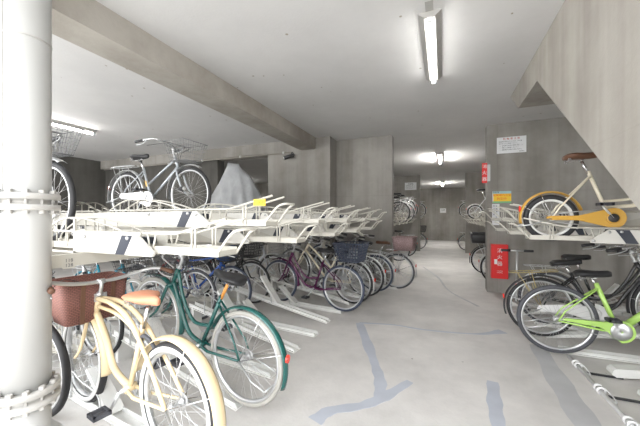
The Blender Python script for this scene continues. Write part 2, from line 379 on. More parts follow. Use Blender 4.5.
def fixed_rail_parts(t, L=1.2, side=-1, key=''):
    """fixed beam carrying a sliding tray; x=0 is 0.5 m in from the aisle end"""
    def beam():
        b = MB()
        for s in (-1, 1): b.box(-L, -0.06 if L < 1 else -.2, s * 0.092 - 0.003, s * 0.092 + 0.003, -0.02, 0.118 if L < 1 else .10)
        b.box(-L, -0.06, -0.092, 0.092, -0.02, -0.014); return b
    inst('fbeam' + key, beam, 'side_beam', 'cream_paint', t)
    br = inst('fbrk%d' % side, lambda: MB().prism([(-0.575, 0.082), (-0.56, 0.100), (-0.06, 0.102), (0.07, 0.010), (0.06, -0.016), (-0.24, -0.016)], side * 0.116, side * 0.100), 'support_bracket', 'bracket_paint', t)
    for x, z in ((-0.545, 0.084), (-0.14, 0.085), (-0.06, 0.080), (0.045, 0.004)):
        inst('fbolt%d%g' % (side, x), lambda x=x, z=z: MB().lathe([(0, -0.001), (0.012, -0.001), (0.012, 0.008), (0, 0.008)] if side > 0 else [(0, 0.001), (0.012, 0.001), (0.012, -0.008), (0, -0.008)], (x, side * 0.116, z), 8, 'y', closed_prof=False), 'bolt', 'steel', br)
    inst('fstrap%d' % side, lambda: MB().prism([(-0.19, 0.100), (-0.10, 0.100), (-0.17, -0.015), (-0.25, -0.015)], side * 0.119, side * 0.1165), 'strap', 'gap', br, 'black strap')

def floor_tray_parts(t, slope=0.0, L=1.55, end='cream_paint', wide=False):
    """local: x=0 aisle end, body towards -x, z=0 floor"""
    k = 'lo%g%s%g' % (slope, end, L)
    def zz(x): return 0.006 + max(0.0, -x) * slope
    def chan():
        b = MB()
        for s in (-1, 1):
            y = s * 0.042
            b.prism([(0.02, 0.004), (-L, zz(-L)), (-L, zz(-L) + 0.045), (0.0, 0.042)], y - 0.004, y + 0.004)
            b.prism([(0.02, 0.004), (-L, zz(-L)), (-L, zz(-L) + 0.008), (0.02, 0.012)], min(y, y + s * 0.020), max(y, y + s * 0.020))
        b.prism([(0.02, 0.004), (-L, zz(-L)), (-L, zz(-L) + 0.006), (0.02, 0.010)], -0.042, 0.042); return b
    if wide:
        inst('fcw', lambda: MB().prism([(.03, .035), (.0, .015), (-1.5, .20), (-1.5, .27), (0, .085), (.025, .065)], -.05, .05), 'channel', end, t); return
    inst('fc' + k, chan, 'channel', end, t)
    def hoop():
        b = MB()
        for s in (-1, 1):
            y = s * 0.055
            b.tube(spline([(-L + 0.28, y, zz(-L + 0.28)), (-L + 0.30, y, zz(-L) + 0.20), (-L + 0.42, y, zz(-L) + 0.17), (-L + 0.66, y, zz(-L + 0.6) + 0.13), (-L + 0.70, y, zz(-L + 0.7))], 5), 0.006, 6)
        for q in range(4):
            x = -L + 0.30 + 0.09 * q; h = zz(-L) + 0.20 - 0.012 * q
            b.tube([(x, -0.055, h), (x, 0.055, h)], 0.004, 5)
        return b
    inst('fh' + k, hoop, 'wheel_holder', 'galv', t)
    def slab():
        b = MB(); b.prism([(-L + .80, zz(-L + .8) + .03), (-L + .50, zz(-L) + .27), (-L + .48, zz(-L) + .25), (-L + .77, zz(-L + .8) + .012)], -.05, .05); return b
    inst('fs' + k, slab, 'wheel_support', 'tray_white', t)
    if slope > 0: inst('ff' + k, lambda: MB().box(-L + 0.05, -L + 0.10, -0.06, 0.06, 0.0, zz(-L + 0.1)), 'foot', end, t)

PITCH = 0.45
def rack_frame(label, loc, rotz, y0, y1, posts, xs=(-1.1, -1.95), toparch=True):
    t = thing('rack_frame', label, 'rack frame', loc, rotz)
    for x in xs: part('cross_beam', MB().box(x - 0.025, x + 0.025, y0, y1, 1.05, 1.128), 'cream_paint', t)
    for y in posts:
        b = MB()
        for x in xs: b.box(x - 0.03, x + 0.03, y - 0.03, y + 0.03, 0.0, 1.05)
        b.box(xs[1] - 0.1, xs[0] + 0.15, y - 0.035, y + 0.035, 0, 0.03)
        part('post', b, 'cream_paint', t)
    if toparch:
        part('end_arch', MB().tube(spline([(-0.8, y1, 1.07), (-0.5, y1, 1.08), (-0.38, y1, 1.03), (-0.35, y1, 0.9), (-0.35, y1, 0.0)], 5), 0.028, 8), 'cream_paint', t)
        b = MB(); b.tube([(-0.42, y1, 0.62), (-0.95, y1, 1.0)], 0.006, 5); b.tube([(-0.95, y1, 0.62), (-0.42, y1, 1.0)], 0.006, 5); part('brace', b, 'steel', t)
    return t

ZL, ZU = 1.15, 1.30
def tier(x_end, sgn, y0, n, firsthigh, where, nearlabels, group, side=-1):
    """row of two-level upper trays; sgn +1: aisle lies towards +X"""
    rz = 0 if sgn > 0 else PI; 
    t0 = r0 = None
    for i in range(n):
        y = y0 + i * PITCH; hi = (i % 2 == 0) == firsthigh; z = ZU if hi else ZL
        lab = nearlabels[i] if i < len(nearlabels) else ('%s upper-tier tray %s, row %s' % ('higher' if hi else 'lower', 'with end loop', where))
        g = group + (' high level' if hi else ' low level')
        sd = side if sgn > 0 else -side
        if i == 0 and x_end == -1.08 and y < 2:
            a = thing('upper_tray', lab, 'rack tray', (x_end, y, z), rz); upper_tray_parts(a); r = thing('tray_rail', '', 'rack rail', (x_end - 0.5, y, z), rz); fixed_rail_parts(r, 0.70, sd, 's')
            b = MB(); b.box(-.705, -.69, -.097, -.085, -.03, .20); b.box(-.98, -.965, -.097, -.085, -.03, .12); b.box(-.98, -.69, -.097, -.085, -.03, -.018); part('end_frame', b, 'cream_paint', r)
        elif t0 is None:
            t0 = thing('upper_tray', lab, 'rack tray', (x_end, y, z), rz, g); upper_tray_parts(t0)
            r0 = thing('tray_rail', '', 'rack rail', (x_end - sgn * 0.5, y, z), rz, g + ' rails'); fixed_rail_parts(r0, side=sd)
            a, r = t0, r0
        else:
            a, r = copy_tree(t0), copy_tree(r0)
            a.location = (x_end, y, z); r.location = (x_end - sgn * 0.5, y, z)
        tag(a, lab, 'rack tray', g)
        if (x_end == -1.08 and y < 2.3) or (x_end == -4.62 and i < 4): inst('ucradle', CR[0], 'wheel_cradle', 'cream_paint', a)
        lr = ('fixed cream rail with black strap carrying the ' + ('tray: ' + nearlabels[i].split(',')[0] if i < len(nearlabels) else ('higher' if hi else 'lower') + ' trays %s' % where))
        tag(r, ' '.join(lr.split()[:16]), 'rack rail', g + ' rails')

ORD = ['first', 'second', 'third', 'fourth', 'fifth', 'sixth', 'seventh', 'eighth', 'ninth', 'tenth']
tier(-1.08, 1, 1.31, 10, False, 'left of the aisle',
     ['%s cream upper tray left of the aisle, %s level, end loop' % (ORD[i] + (' nearest' if i else ''), 'lower' if i % 2 == 0 else 'higher') for i in range(10)], 'upper trays left of the aisle')
tier(-4.62, -1, 1.42, 9, False, 'behind the left rack, facing away', ['%s nearest cream upper tray of the rear rack, ends facing away' % ORD[i] for i in range(4)], 'upper trays of the rear rack', side=-1)
tier(0.75, -1, 3.40, 6, False, 'right of the aisle before the notice wall',
     ['%s upper tray right of the aisle, %s level%s' % (ORD[i] + (' nearest' if i else ''), 'lower' if i % 2 == 0 else 'higher', ', carrying the ivory bicycle' if i == 0 else '') for i in range(6)], 'upper trays right of the aisle')
tier(-1.08, 1, 6.95, 12, True, 'beyond the opening, left', [], 'upper trays beyond the opening on the left')
tier(0.85, -1, 6.95, 12, True, 'beyond the opening, right', [], 'upper trays beyond the opening on the right')
rack_frame('cream steel frame under the left upper trays, with end arch', (-1.08, 0, 0), 0, 0.95, 5.60, (1.0, 5.5))
rack_frame('cream steel frame of the rear rack behind the left one', (-4.62, 0, 0), PI, -5.4, -1.1, (-1.2, -5.3), toparch=False)
rack_frame('cream steel frame under the upper trays right of the aisle', (0.75, 0, 0), PI, -5.9, -3.2, (-5.8,), xs=(-1.9, -2.5), toparch=False)
rack_frame('cream steel frame under the far left upper trays', (-1.08, 0, 0), 0, 6.8, 12.0, (6.9, 11.9), toparch=False)
rack_frame('cream steel frame under the far right upper trays', (0.85, 0, 0), PI, -12.0, -6.8, (-6.9, -11.9), toparch=False)

def floor_row(x_end, sgn, ys, yaw, slopes, labels, group, L=1.55, m='cream_paint', xs=None):
    src = {}
    for i, y in enumerate(ys):
        rz = (0 if sgn > 0 else PI) + yaw; sl = slopes[i]
        x = xs[i] if xs else x_end
        if sl not in src:
            a = thing('floor_tray', '', 'rack tray', (x, y, 0), rz); floor_tray_parts(a, sl, L, m, sl == .12); src[sl] = a
        else: a = copy_tree(src[sl])
        a.location = (x, y, 0); a.rotation_euler = (0, 0, rz)
        tag(a, labels[i] if i < len(labels) else '%s steel floor tray %s' % ('sloping' if sl else 'flat', group), 'rack tray', 'floor trays ' + group + (' sloping' if sl else ' flat'))
YAW = -math.radians(6)
LY = [1.27, 1.76, 2.21, 2.70, 3.14, 3.59, 4.03, 4.48, 4.93, 5.38, 5.74]
floor_row(-1.35, 1, LY, YAW, [0, .15] * 5 + [0],
          ['white floor tray under the cream cruiser', 'sloping white floor tray under the dark green bicycle', 'flat white floor tray just behind the green rear wheel',
           'sloping empty white floor tray seen through the green rear wheel top', 'flat white tray end beside the red reflector', 'long sloping empty white tray behind the green bicycle',
           'flat white floor tray under the plum bicycle', 'sloping floor tray behind the plum bicycle', 'flat floor tray under the light grey bicycle behind the navy basket',
           'sloping floor tray nearest before the flat one at the wall corner', 'flat floor tray by the wall corner under the rose basket'],
          'left of the aisle', m='tray_white', xs=[-1.30, -1.35, -1.35, -1.38, -1.35, -1.38, -1.33, -1.35, -1.25, -1.2, -0.80])
floor_row(-4.4, -1, [1.2, 1.65, 2.1, 2.55, 3.0, 3.45, 3.9], 0, [0, .1] * 3 + [0], [], 'of the rear rack', L=1.3)
RY = [2.52, 2.93, 3.30, 3.72, 4.12, 4.52, 4.95, 5.4]
floor_row(1.12, -1, RY, 0, [.12, .12, .12, 0, .15, 0, .15, 0],
          ['white floor tray at the bottom right corner, nearest the viewer', 'second white floor tray end from the bottom right corner', 'white rounded tray end joined to the floor pipe, left of the lower ones',
           'pale blue-white floor tray under the lime rear wheel'], 'right of the aisle', m='tray_white', xs=[1.38, 1.38, 1.345, 1.1, 1.1, 1.1, 1.0, 1.0])
# floor pipe with clamps and linking bars
t = thing('floor_pipe', 'white pipe with ring clamps lying along the floor, bottom right', 'pipe', (1.12, 0, 0))
part('pipe_body', MB().tube([(0, 1.2, 0.022), (0, 3.56, 0.022)], 0.016, 10), 'whitep', t)
for y in (3.40, 2.98, 2.57):
    b = MB()
    for dy in (0.0, 0.05): b.lathe([(0.018, -0.010), (0.030, -0.010), (0.030, 0.010), (0.018, 0.010)], (0, y - dy, 0.030), 16, 'y')
    b.tube(spline([(0.02, y - 0.02, 0.05), (0.045, y - 0.10, 0.03), (0.035, y - 0.19, 0.02), (0.02, y - 0.05, 0.012)], 5), 0.005, 6)
    part('clamp', b, 'whitep', t)
for y in (3.26, 2.89): part('link_bar', MB().box(0.03, 0.27, y - 0.008, y + 0.008, 0.006, 0.02), 'blackp', t)

# ------------------------------------------------------------------ bicycles
def ring(n, f): return [f(2 * PI * k / n) for k in range(n)]
def wheel(parent, name, x, R, tyre, rim, tr=0.02, ww=None, nsp=32, z=None, spoke='steel'):
    z = R if z is None else z
    key = '%g_%g' % (R, tr)
    def rimf():
        b = MB(); r = R - tr * 1.7; w = min(0.016, tr * .75)
        b.lathe([(r, -w), (r, w), (r - 0.010, w), (r - 0.020, w * 0.4), (r - 0.020, -w * 0.4), (r - 0.010, -w)], n=56, axis='y')
        b.lathe([(0, -0.052), (0.006, -0.052), (0.008, -0.045), (0.022, -0.034), (0.022, -0.030), (0.011, -0.026), (0.011, 0.026), (0.022, 0.030), (0.022, 0.034), (0.008, 0.045), (0.006, 0.052), (0, 0.052)], n=14, axis='y', closed_prof=False)
        return b
    w = inst('rim' + key, rimf, name, rim, parent); w.location = (x, 0, z)
    inst('tyre' + key, lambda: MB().lathe([(R - tr + tr * math.cos(a), tr * 0.92 * math.sin(a)) for a in [2 * PI * k / 10 for k in range(10)]], n=64, axis='y'), 'tyre', tyre, w)
    if ww:
        def wwf():
            b = MB()
            for s in (-1, 1): b.lathe([(R - tr * 1.75, s * tr * 0.72), (R - tr * 1.75, s * tr * 0.97), (R - tr * 0.75, s * tr * 0.99), (R - tr * 0.75, s * tr * 0.72)], n=64, axis='y')
            return b
        inst('ww' + key, wwf, 'whitewall', ww, w)
    def sp():
        b = MB(); ri = R - tr * 1.7 - 0.015
        for k in range(nsp):
            a = 2 * PI * k / nsp; off = (1 if (k // 2) % 2 else -1) * 1.15; y = 0.031 * (1 if k % 2 else -1)
            b.tube([(0.02 * math.cos(a + off), y, 0.02 * math.sin(a + off)), (ri * math.cos(a), y * 0.1, ri * math.sin(a))], 0.0011, 4, cap=False)
        return b
    inst('sp%s_%d' % (key, nsp), sp, 'spokes', spoke, w)
    return w

def fenderf(R, a0, a1, w=0.026, c=0.02):
    r = R + c; outer = []; inner = []
    for k in range(7):
        q = -1 + 2 * k / 6; outer.append((r + 0.014 * (1 - q * q), w * q)); inner.append((r + 0.014 * (1 - q * q) - 0.002, w * q * 0.97))
    return MB().lathe(outer + inner[::-1], n=40, axis='y', a0=a0, a1=a1)

def saddlef(L, W, thick=0.05):
    secs = [(0.0, 0.55, -0.010), (0.03, 0.9, 0.0), (0.09, 1.0, 0.0), (0.15, 0.72, -0.008), (0.20, 0.36, -0.010), (0.25, 0.2, -0.008), (L, 0.12, -0.012)]
    rings = []
    for i, (x, w, dz) in enumerate(secs):
        hw = W * w; x = x / 0.27 * L if i < 6 else L * 1.02; th = thick * (0.75 if i in (0, 6) else 1)
        rings.append([V((x, hw * math.cos(a), dz + (th * 0.38 * max(0, math.sin(a)) if math.sin(a) > 0 else th * 0.6 * math.sin(a) * (1 if abs(math.cos(a)) < .8 else 0.9)))) for a in [2 * PI * k / 14 for k in range(14)]])
    return MB().loft(rings)

def basket_wire(x0, x1, w0, w1, z0, z1, nx=7, ny=9, nz=4, r=0.0018, rr=0.004):
    """tapered wire basket: x0..x1 top depth, half widths bottom w0 and top w1"""
    b = MB(); dx = (x1 - x0) * 0.12
    def P(i, t):  # corner i at height t
        q = 1 - t; xx = (x0 + dx * q, x1 - dx * q); ww = w0 * q + w1 * t; z = z0 + (z1 - z0) * t
        return [V((xx[0], -ww, z)), V((xx[1], -ww, z)), V((xx[1], ww, z)), V((xx[0], ww, z))][i % 4]
    for t in (0.0, 1.0): b.tube([P(i, t) for i in range(4)], rr, 6, closed=True)
    for k in range(1, nz): b.tube([P(i, k / nz) for i in range(4)], r, 4, closed=True)
    for i in range(4):
        n = nx if i % 2 == 0 else ny
        for k in range(n + 1):
            a = P(i, 0).lerp(P(i + 1, 0), k / n); c = P(i, 1).lerp(P(i + 1, 1), k / n); b.tube([a, c], r, 4, cap=False)
    for k in range(1, nx): b.tube([P(0, 0).lerp(P(1, 0), k / nx), P(3, 0).lerp(P(2, 0), k / nx)], r, 4, cap=False)
    for k in range(1, ny): b.tube([P(0, 0).lerp(P(3, 0), k / ny), P(1, 0).lerp(P(2, 0), k / ny)], r, 4, cap=False)
    return b
def basket_solid(x0, x1, w0, w1, z0, z1, th=0.008):
    b = MB(); rings = []
    def rr(hx, cx, hy, z, rad=0.04, n=5):
        out = []
        for (sx, sy, a0) in ((1, 1, 0), (-1, 1, PI / 2), (-1, -1, PI), (1, -1, 1.5 * PI)):
            for k in range(n): a = a0 + PI / 2 * k / (n - 1); out.append(V((cx + sx * (hx - rad) + rad * math.cos(a), sy * (hy - rad) + rad * math.sin(a), z)))
        return out
    cx = (x0 + x1) / 2; hx = (x1 - x0) / 2; rings = [rr(hx * 0.86, cx, w0, z0), rr(hx * 0.95, cx, (w0 + w1) / 2 + 0.005, (z0 + z1) / 2), rr(hx, cx, w1, z1), rr(hx - th, cx, w1 - th, z1), rr(hx * 0.86 - th, cx, w0 - th, z0 + th)]
    b.loft(rings); b.tube([p + V((0, 0, 0)) for p in rr(hx, cx, w1, z1)], 0.009, 8, closed=True)
    return b

def bicycle(label, loc, rotz, pitch=0.0, lean=0.0, R=0.33, wb=1.10, style='loop', col='silver', fender='alloy', tyre='black', rim='alloy', ww=None, tr=0.019,
            saddle='saddle', grip='blackp', bars='swept', front_basket=None, rear_basket=None, rack=True, guard=None, bag=None, group=None, fork=None, seat_h=0.86,
            lampon=True, front_fender=True, rear_fender=True, post='chrome', stickers=False, barm='chrome', headz=0.0, lock=False, rackm=None, stand=True, nsp=32, steer=0.0):
    t = thing('bicycle', label, 'bicycle', loc, rotz, group); t.rotation_euler = (lean, -pitch, rotz)
    K = '%s_%g_%g_%g' % (style, R, wb, headz)
    bb = V((0.42 * wb, 0, R * 0.86 + (0.03 if R < 0.3 else 0)))
    st = V((0.42 * wb - 0.15, 0, bb.z + 0.42)); fh = V((wb, 0, R))
    slope = 0.40  # dx/dz of the steering axis
    def ax(z): return V((wb - 0.055 - (z - R) * slope, 0, z))
    hz0, hz1 = R + 0.33 + headz, R + 0.47 + headz
    if R < 0.3: hz0, hz1 = R + 0.27, R + 0.45
    # frame
    def frame():
        b = MB(); h0, h1 = ax(hz0), ax(hz1)
        b.tube([h0, h1], 0.019, 12)
        def cs(x=0.0):
            for s in (-1, 1):
                b.tube([bb + V((0, s * 0.025, 0)), V((bb.x * .75, s * 0.04, bb.z * .97)), V((0, s * 0.055, R))], [0.012, 0.011, 0.008], 8)
                if style != 'cruiser': b.tube([st + V((0.01, s * 0.015, -0.05)), V((0.06, s * 0.052, R + 0.1)), V((0, s * 0.055, R))], 0.0075, 8)
        cs(); b.tube([bb + V((0, -0.035, 0)), bb + V((0, 0.035, 0))], 0.024, 12)
        b.tube([bb, st], 0.0155, 10)
        if style == 'cruiser':
            b.tube(spline([h0 + V((-.005, 0, .02)), (wb * .70, 0, R + .19), (wb * .60, 0, R + .02), bb], 7), 0.0215, 12)
            for s in (-1, 1):
                b.tube(spline([h1 + V((0, s * .012, -.02)), (wb * .58, s * .026, R + .455), (wb * .38, s * .03, R + .395), (wb * .18, s * .045, R + .22), (0, s * .058, R)], 7), [.016] * 18 + [.012] * 11, 10)
            b.tube(spline([h0.lerp(h1, .45), (wb * .58, 0, R + .385), (wb * .42, 0, R + .34), st + V((.01, 0, -.10))], 6), 0.013, 8)
        elif style == 'loop':
            b.tube(spline([h0 + V((0, 0, .02)), (wb * .70, 0, R + .17), (wb * .58, 0, R + .0), bb + V((.02, 0, 0))], 7), 0.0175, 10)
            b.tube(spline([h1 + V((0, 0, -.03)), (wb * .68, 0, R + .25), (wb * .54, 0, R + .10), bb.lerp(st, .38)], 7), 0.0145, 10)
        elif style == 'stag':
            b.tube([h0 + V((0, 0, .02)), bb], 0.018, 10); b.tube([h1 + V((0, 0, -.03)), bb.lerp(st, .45)], 0.0145, 10)
        elif style == 'fat':
            b.tube([h0 + V((0, 0, .04)), bb + V((.03, 0, .02))], [0.026, 0.03], 12); b.tube([bb, st], 0.02, 10)
        elif style == 'diamond':
            b.tube([h0 + V((0, 0, .02)), bb], 0.018, 10); b.tube([h1 + V((0, 0, -.03)), st + V((.005, 0, -.02))], 0.015, 10)
        elif style == 'mini':
            b.tube(spline([h0 + V((0, 0, .05)), (wb * .62, 0, bb.z + .13), (wb * .50, 0, bb.z + .10), bb.lerp(st, .2)], 6), 0.018, 10)
            b.tube(spline([h1 + V((0, 0, -.04)), (wb * .66, 0, bb.z + .20), (wb * .52, 0, bb.z + .16), bb.lerp(st, .35)], 6), 0.012, 8)
        return b
    fr = inst('frame' + K, frame, 'frame', col, t)
    if stickers: part('sticker', MB().prism([(st.x - .0 + .045, st.z - .17), (st.x + .075, st.z - .18), (st.x + .095, st.z - .25), (st.x + .065, st.z - .25)], -.018, .018), 'mustard', fr)
    # fork
    def forkf():
        b = MB(); cr = ax(R + 0.07 + R * 0.9 - (0.02 if R > .3 else -.0)); cr = ax(min(cr.z, hz0 - .01))
        b.tube([cr, ax(hz0)], 0.015, 8)
        b.tube([cr + V((0, -.045, 0)), cr + V((0, .045, 0))], 0.014, 8)
        for s in (-1, 1): b.tube(spline([cr + V((0, s * .045, 0)), ax((cr.z + R) / 2) + V((0, s * .05, 0)), ax(R + .07) + V((.01, s * .053, 0)), fh + V((0, s * .054, 0))], 5), [0.013] * 6 + [0.011] * 5 + [0.009] * 5, 8)
        return b
    inst('fork' + K, forkf, 'fork', fork or col, t)
    wheel(t, 'rear_wheel', 0, R, tyre, rim, tr, ww, nsp); wheel(t, 'front_wheel', wb, R, tyre, rim, tr, ww, nsp)
    D = math.radians; fw = tr + 0.010
    if rear_fender:
        f = inst('rf%g_%g' % (R, fw), lambda: fenderf(R, D(-8 if style != 'cruiser' else 22), D(196), fw) if False else fenderf(R, D(15), D(193), fw), 'rear_fender', fender, t); f.location = (0, 0, R)
        rf = None if style == 'cruiser' else inst('rr%g' % R, lambda: MB().loft([[V((-(R + .036) * math.cos(D(20)) + dx, .02 * math.cos(a), (R + .036) * math.sin(D(20)) + .028 * math.sin(a))) for a in [2 * PI * k / 10 for k in range(10)]] for dx in (0, -.014)], False), 'reflector', 'reflr', f, 'red reflector')
        b = inst('rs%g' % R, lambda: [b.tube([(0, s * .058, 0), (-(R + .02) * math.cos(D(a)), s * .028, (R + .02) * math.sin(D(a)))], .0028, 5) for b in [MB()] for s in (-1, 1) for a in (25, 75)][0] if False else _stays(R, (25, 70), -1), 'fender_stay', 'chrome', f)
    if front_fender:
        f = inst('ff%g_%g' % (R, fw), lambda: fenderf(R, D(62), D(188), fw), 'front_fender', fender, t); f.location = (wb, 0, R)
        inst('fs%g' % R, lambda: _stays(R, (18,), -1), 'fender_stay', 'chrome', f)
    # drivetrain, right side is -y
    cr = inst('crank%g' % (R * wb), lambda: _crank(bb), 'crank', 'alloy', t)
    for s in (-1, 1):
        a = D(125); p = bb + V((s * .145 * math.cos(a), s * -.085, s * .145 * math.sin(a)))
        pd = inst('pedal%g%d' % (R * wb, s), lambda p=p, s=s: _pedal(p, s), 'pedal', 'greyt', cr)
    inst('chain%g%g' % (R, wb), lambda: _chain(bb, R), 'chain', 'steel', t)
    if guard == 'case':
        inst('guard%g%g' % (R, wb), lambda: _guard(bb, R, .10 if R > .3 else .088, .035 if R > .3 else .018), 'chain_guard', col if guard != 'case' else (fender if fender in ('mustard', 'alloy', 'ltgrey') else 'whitep'), t)
    if style == 'mini' and guard: inst('gdm', lambda: MB().lathe([(0, -.0735), (.038, -.0735), (.038, -.068), (.0, -.068)], bb, 24, 'y', closed_prof=False), 'chainwheel', 'blackp', t)
    if guard == 'slim':
        inst('gdisc', lambda: MB().lathe([(0, -.070), (.03, -.076), (.075, -.070), (.08, -.066), (.0, -.066)], bb, 28, 'y', closed_prof=False), 'chainwheel', 'alloy', t)
        inst('guards%g%g' % (R, wb), lambda: _guard(bb, R, .10, .032, True), 'chain_guard', col, t)
    # seat
    sh = seat_h; top = V((st.x - (sh - st.z) * .33, 0, sh))
    inst('post%s%g' % (K, sh), lambda: MB().tube([st + V((0, 0, -.02)), top + V((0, 0, -.05))], 0.0125, 10), 'seat_post', post, t)
    sd = inst('sad', lambda: saddlef(0.27, 0.095, 0.065), 'saddle', saddle, t); sd.location = top + V((-0.13, 0, 0.0)); sd.rotation_euler = (0, -0.06, 0)
    if style == 'cruiser': sd.rotation_euler = (0, -0.05, PI - 0.1); sd.location = top + V((0.14, 0, .01)); sd.scale = (1.08, 1.05, .85)
    if style == 'mini': sd.scale = (.9, .9, .9)
    def springs():
        b = MB()
        for s in (-1, 1):
            b.tube([(0.02, s * .045, -.03), (0.05, s * .03, -.055), (0.14, s * .015, -.055), (0.23, s * .01, -.02)], .0035, 5)
            b.tube([(0.03 + .013 * math.cos(k * .9), s * .055 + .013 * math.sin(k * .9), -.065 + k * .0016) for k in range(26)], .003, 4)
        return b
    inst('springs', springs, 'saddle_spring', 'chrome', sd)
    # bars
    hb = ax(hz1 + 0.10) + V((0.02, 0, 0.0)); 
    def stem():
        b = MB(); b.tube(spline([ax(hz1), ax(hz1 + .07), hb + V((0, 0, .01 if bars != 'swept' else .03))], 4), 0.0125, 8); b.lathe([(0, -.022), (.018, -.022), (.018, .022), (0, .022)], hb, 12, 'y', closed_prof=False); b.tube([ax(hz1 - .0), ax(hz1 + .02)], .021, 10); return b
    inst('stem' + K, stem, 'stem', 'alloy', t)
    BP = {'swept': [(0, 0, .03), (.005, .07, .05), (-.01, .15, .075), (-.07, .235, .085), (-.17, .27, .075), (-.30, .285, .06)],
          'cruiser': [(0, 0, 0), (.0, .08, .0), (-.01, .18, .015), (-.05, .28, .045), (-.15, .335, .055), (-.27, .345, .04)],
          'flat': [(0, 0, 0), (0, .1, .005), (-.01, .18, .015), (-.03, .28, .02)]}[bars]
    def barf():
        P = [hb + V((p[0], -p[1], p[2])) for p in BP[:0:-1]] + [hb + V(p) for p in BP]
        return MB().tube(spline(P, 5), 0.011 if bars != 'cruiser' else 0.0125, 8)
    hbar = inst('bar%s%s' % (K, bars), barf, 'handlebar', barm, t)
    for s in (-1, 1):
        a = hb + V((BP[-1][0], s * BP[-1][1], BP[-1][2])); c = hb + V((BP[-2][0], s * BP[-2][1], BP[-2][2]))
        d = (a - c).normalized(); inst('grip%s%s%d' % (K, bars, s), lambda a=a, d=d: MB().tube([a + d * .01, a + d * .005, a - d * .11], [.013, .017, .016], 8), 'grip', grip, hbar)
        inst('lev%s%s%d' % (K, bars, s), lambda a=a, c=c, d=d, s=s: MB().tube(spline([a - d * .15, a - d * .13 + V((.02, 0, -.02)), a - d * .06 + V((.015, -s * .01, -.04)), a + V((0, 0, -.04))], 4), .005, 6), 'brake_lever', 'alloy' if bars != 'flat' else 'blackp', hbar)
    # brake cables
    def cab():
        b = MB()
        for s in (-1, 1):
            b.tube(spline([hb + V((BP[-2][0] + .02, s * BP[-2][1] * .95, .01)), hb + V((.10, s * .16, .03)), hb + V((.09, s * .03, -.06)), ax(hz0) + V((.02, s * .01, 0))], 6), .0028, 5)
        return b
    inst('cab%s%s' % (K, bars), cab, 'brake_cable', 'blackp', t)
    if lampon:
        p = ax(hz0 - .02) + V((.07, 0, -.02)) if not front_basket else V((wb - .03, -.085, R + .06))
        lp = inst('lamp%s%d' % (K, bool(front_basket)), lambda p=p: MB().tube([p + V((-.05, 0, 0)), p + V((-.035, 0, 0)), p + V((.02, 0, 0)), p + V((.03, 0, 0))], [.012, .028, .032, .024], 12), 'headlamp', 'blackp', t)
        inst('lens%s%d' % (K, bool(front_basket)), lambda p=p: MB().tube([p + V((.03, 0, 0)), p + V((.036, 0, 0))], [.026, .02], 12), 'lens', 'lens', lp)
    if rack:
        def rackf():
            b = MB(); z = 2 * R + .07
            for s in (-1, 1):
                b.tube(spline([(.20, s * .03, z + .0), (.14, s * .06, z), (-.10, s * .065, z), (-.24, s * .05, z), (-.27, 0, z)], 4), .005, 6)
                b.tube([(0, s * .062, R), (-.06, s * .066, z)], .0045, 6); b.tube([(0, s * .062, R), (-.19, s * .062, z)], .004, 6)
            for x in (-.2, -.12, -.04, .04, .12): b.tube([(x, -.063, z), (x, .063, z)], .004, 5)
            return b
        inst('rack%g' % R, rackf, 'carrier', rackm or 'alloy', t)
    if front_basket:
        kind, bm = front_basket; bx = wb - .10; z = R + .40 + headz * .5
        if kind == 'wire': inst('bf%s' % K, lambda: basket_wire(bx - .12, bx + .20, .13, .19, z, z + .23, 7, 10, 5, .0019, .005), 'basket', bm, t)
        elif kind == 'mesh': inst('bm%s' % K, lambda: basket_wire(bx - .12, bx + .20, .14, .19, z, z + .25, 9, 12, 6, .005, .008), 'basket', bm, t)
        else:
            bk = inst('bw%s' % K, lambda: basket_solid(bx - .12, bx + .17, .17, .205, z - .11, z + .17), 'basket', bm, t)
            for s in (-1, 1):
                b = MB(); b.prism([(bx - .138, z + .18), (bx - .133, z + .18), (bx - .110, z - .11), (bx - .117, z - .11)], s * .09 - .013, s * .09 + .013); part('strap', b, 'brown', bk)
            inst('bp%s' % K, lambda: MB().box(bx - .144, bx - .134, -.045, .03, z + .03, z + .085), 'buckle_plate', 'alloy', bk)
    if rear_basket:
        kind, bm = rear_basket; z = 2 * R + .075
        if kind == 'mesh': inst('rb%g' % R, lambda: basket_wire(-.32, .06, .15, .20, z, z + .25, 8, 10, 6, .0055, .010), 'rear_basket', bm, t)
        else: inst('rw%g' % R, lambda: basket_solid(-.34, .05, .15, .20, z, z + .24), 'rear_basket', bm, t)
    if bag:
        def bagf():
            rings = []
            for q in range(9):
                u = q / 8; w = .14 + .03 * math.sin(u * PI) - .05 * max(0, u - .7); z = R * 2 + .09 + u * .30
                rings.append([V((-.06 + (w + .012 * math.sin(3 * a + q)) * math.cos(a), (w + .012 * math.cos(4 * a + q)) * math.sin(a), z + .01 * math.sin(a * 2 + q))) for a in [2 * PI * k / 16 for k in range(16)]])
            return MB().loft(rings)
        part('bag', bagf(), bag, t)
    if stand:
        def stf():
            b = MB(); b.tube([V((0, .06, R)), V((-.16, .10, R - .06)), V((-.27, .10, R - .08))], .006, 6)
            b.tube([V((0, -.06, R)), V((-.16, -.10, R - .06)), V((-.27, -.10, R - .08)), V((-.27, .10, R - .08))], .006, 6); return b
        inst('stand%g' % R, stf, 'kickstand', 'alloy', t)
    if lock:
        inst('lock%g' % R, lambda: MB().tube([(math.cos(a) * .075 + .25, .0 + .03 * math.sin(a), R + .23 + .10 * math.sin(a)) for a in [2 * PI * k / 18 for k in range(18)]], .011, 8, closed=True), 'cable_lock', 'greyt', t)
    return t
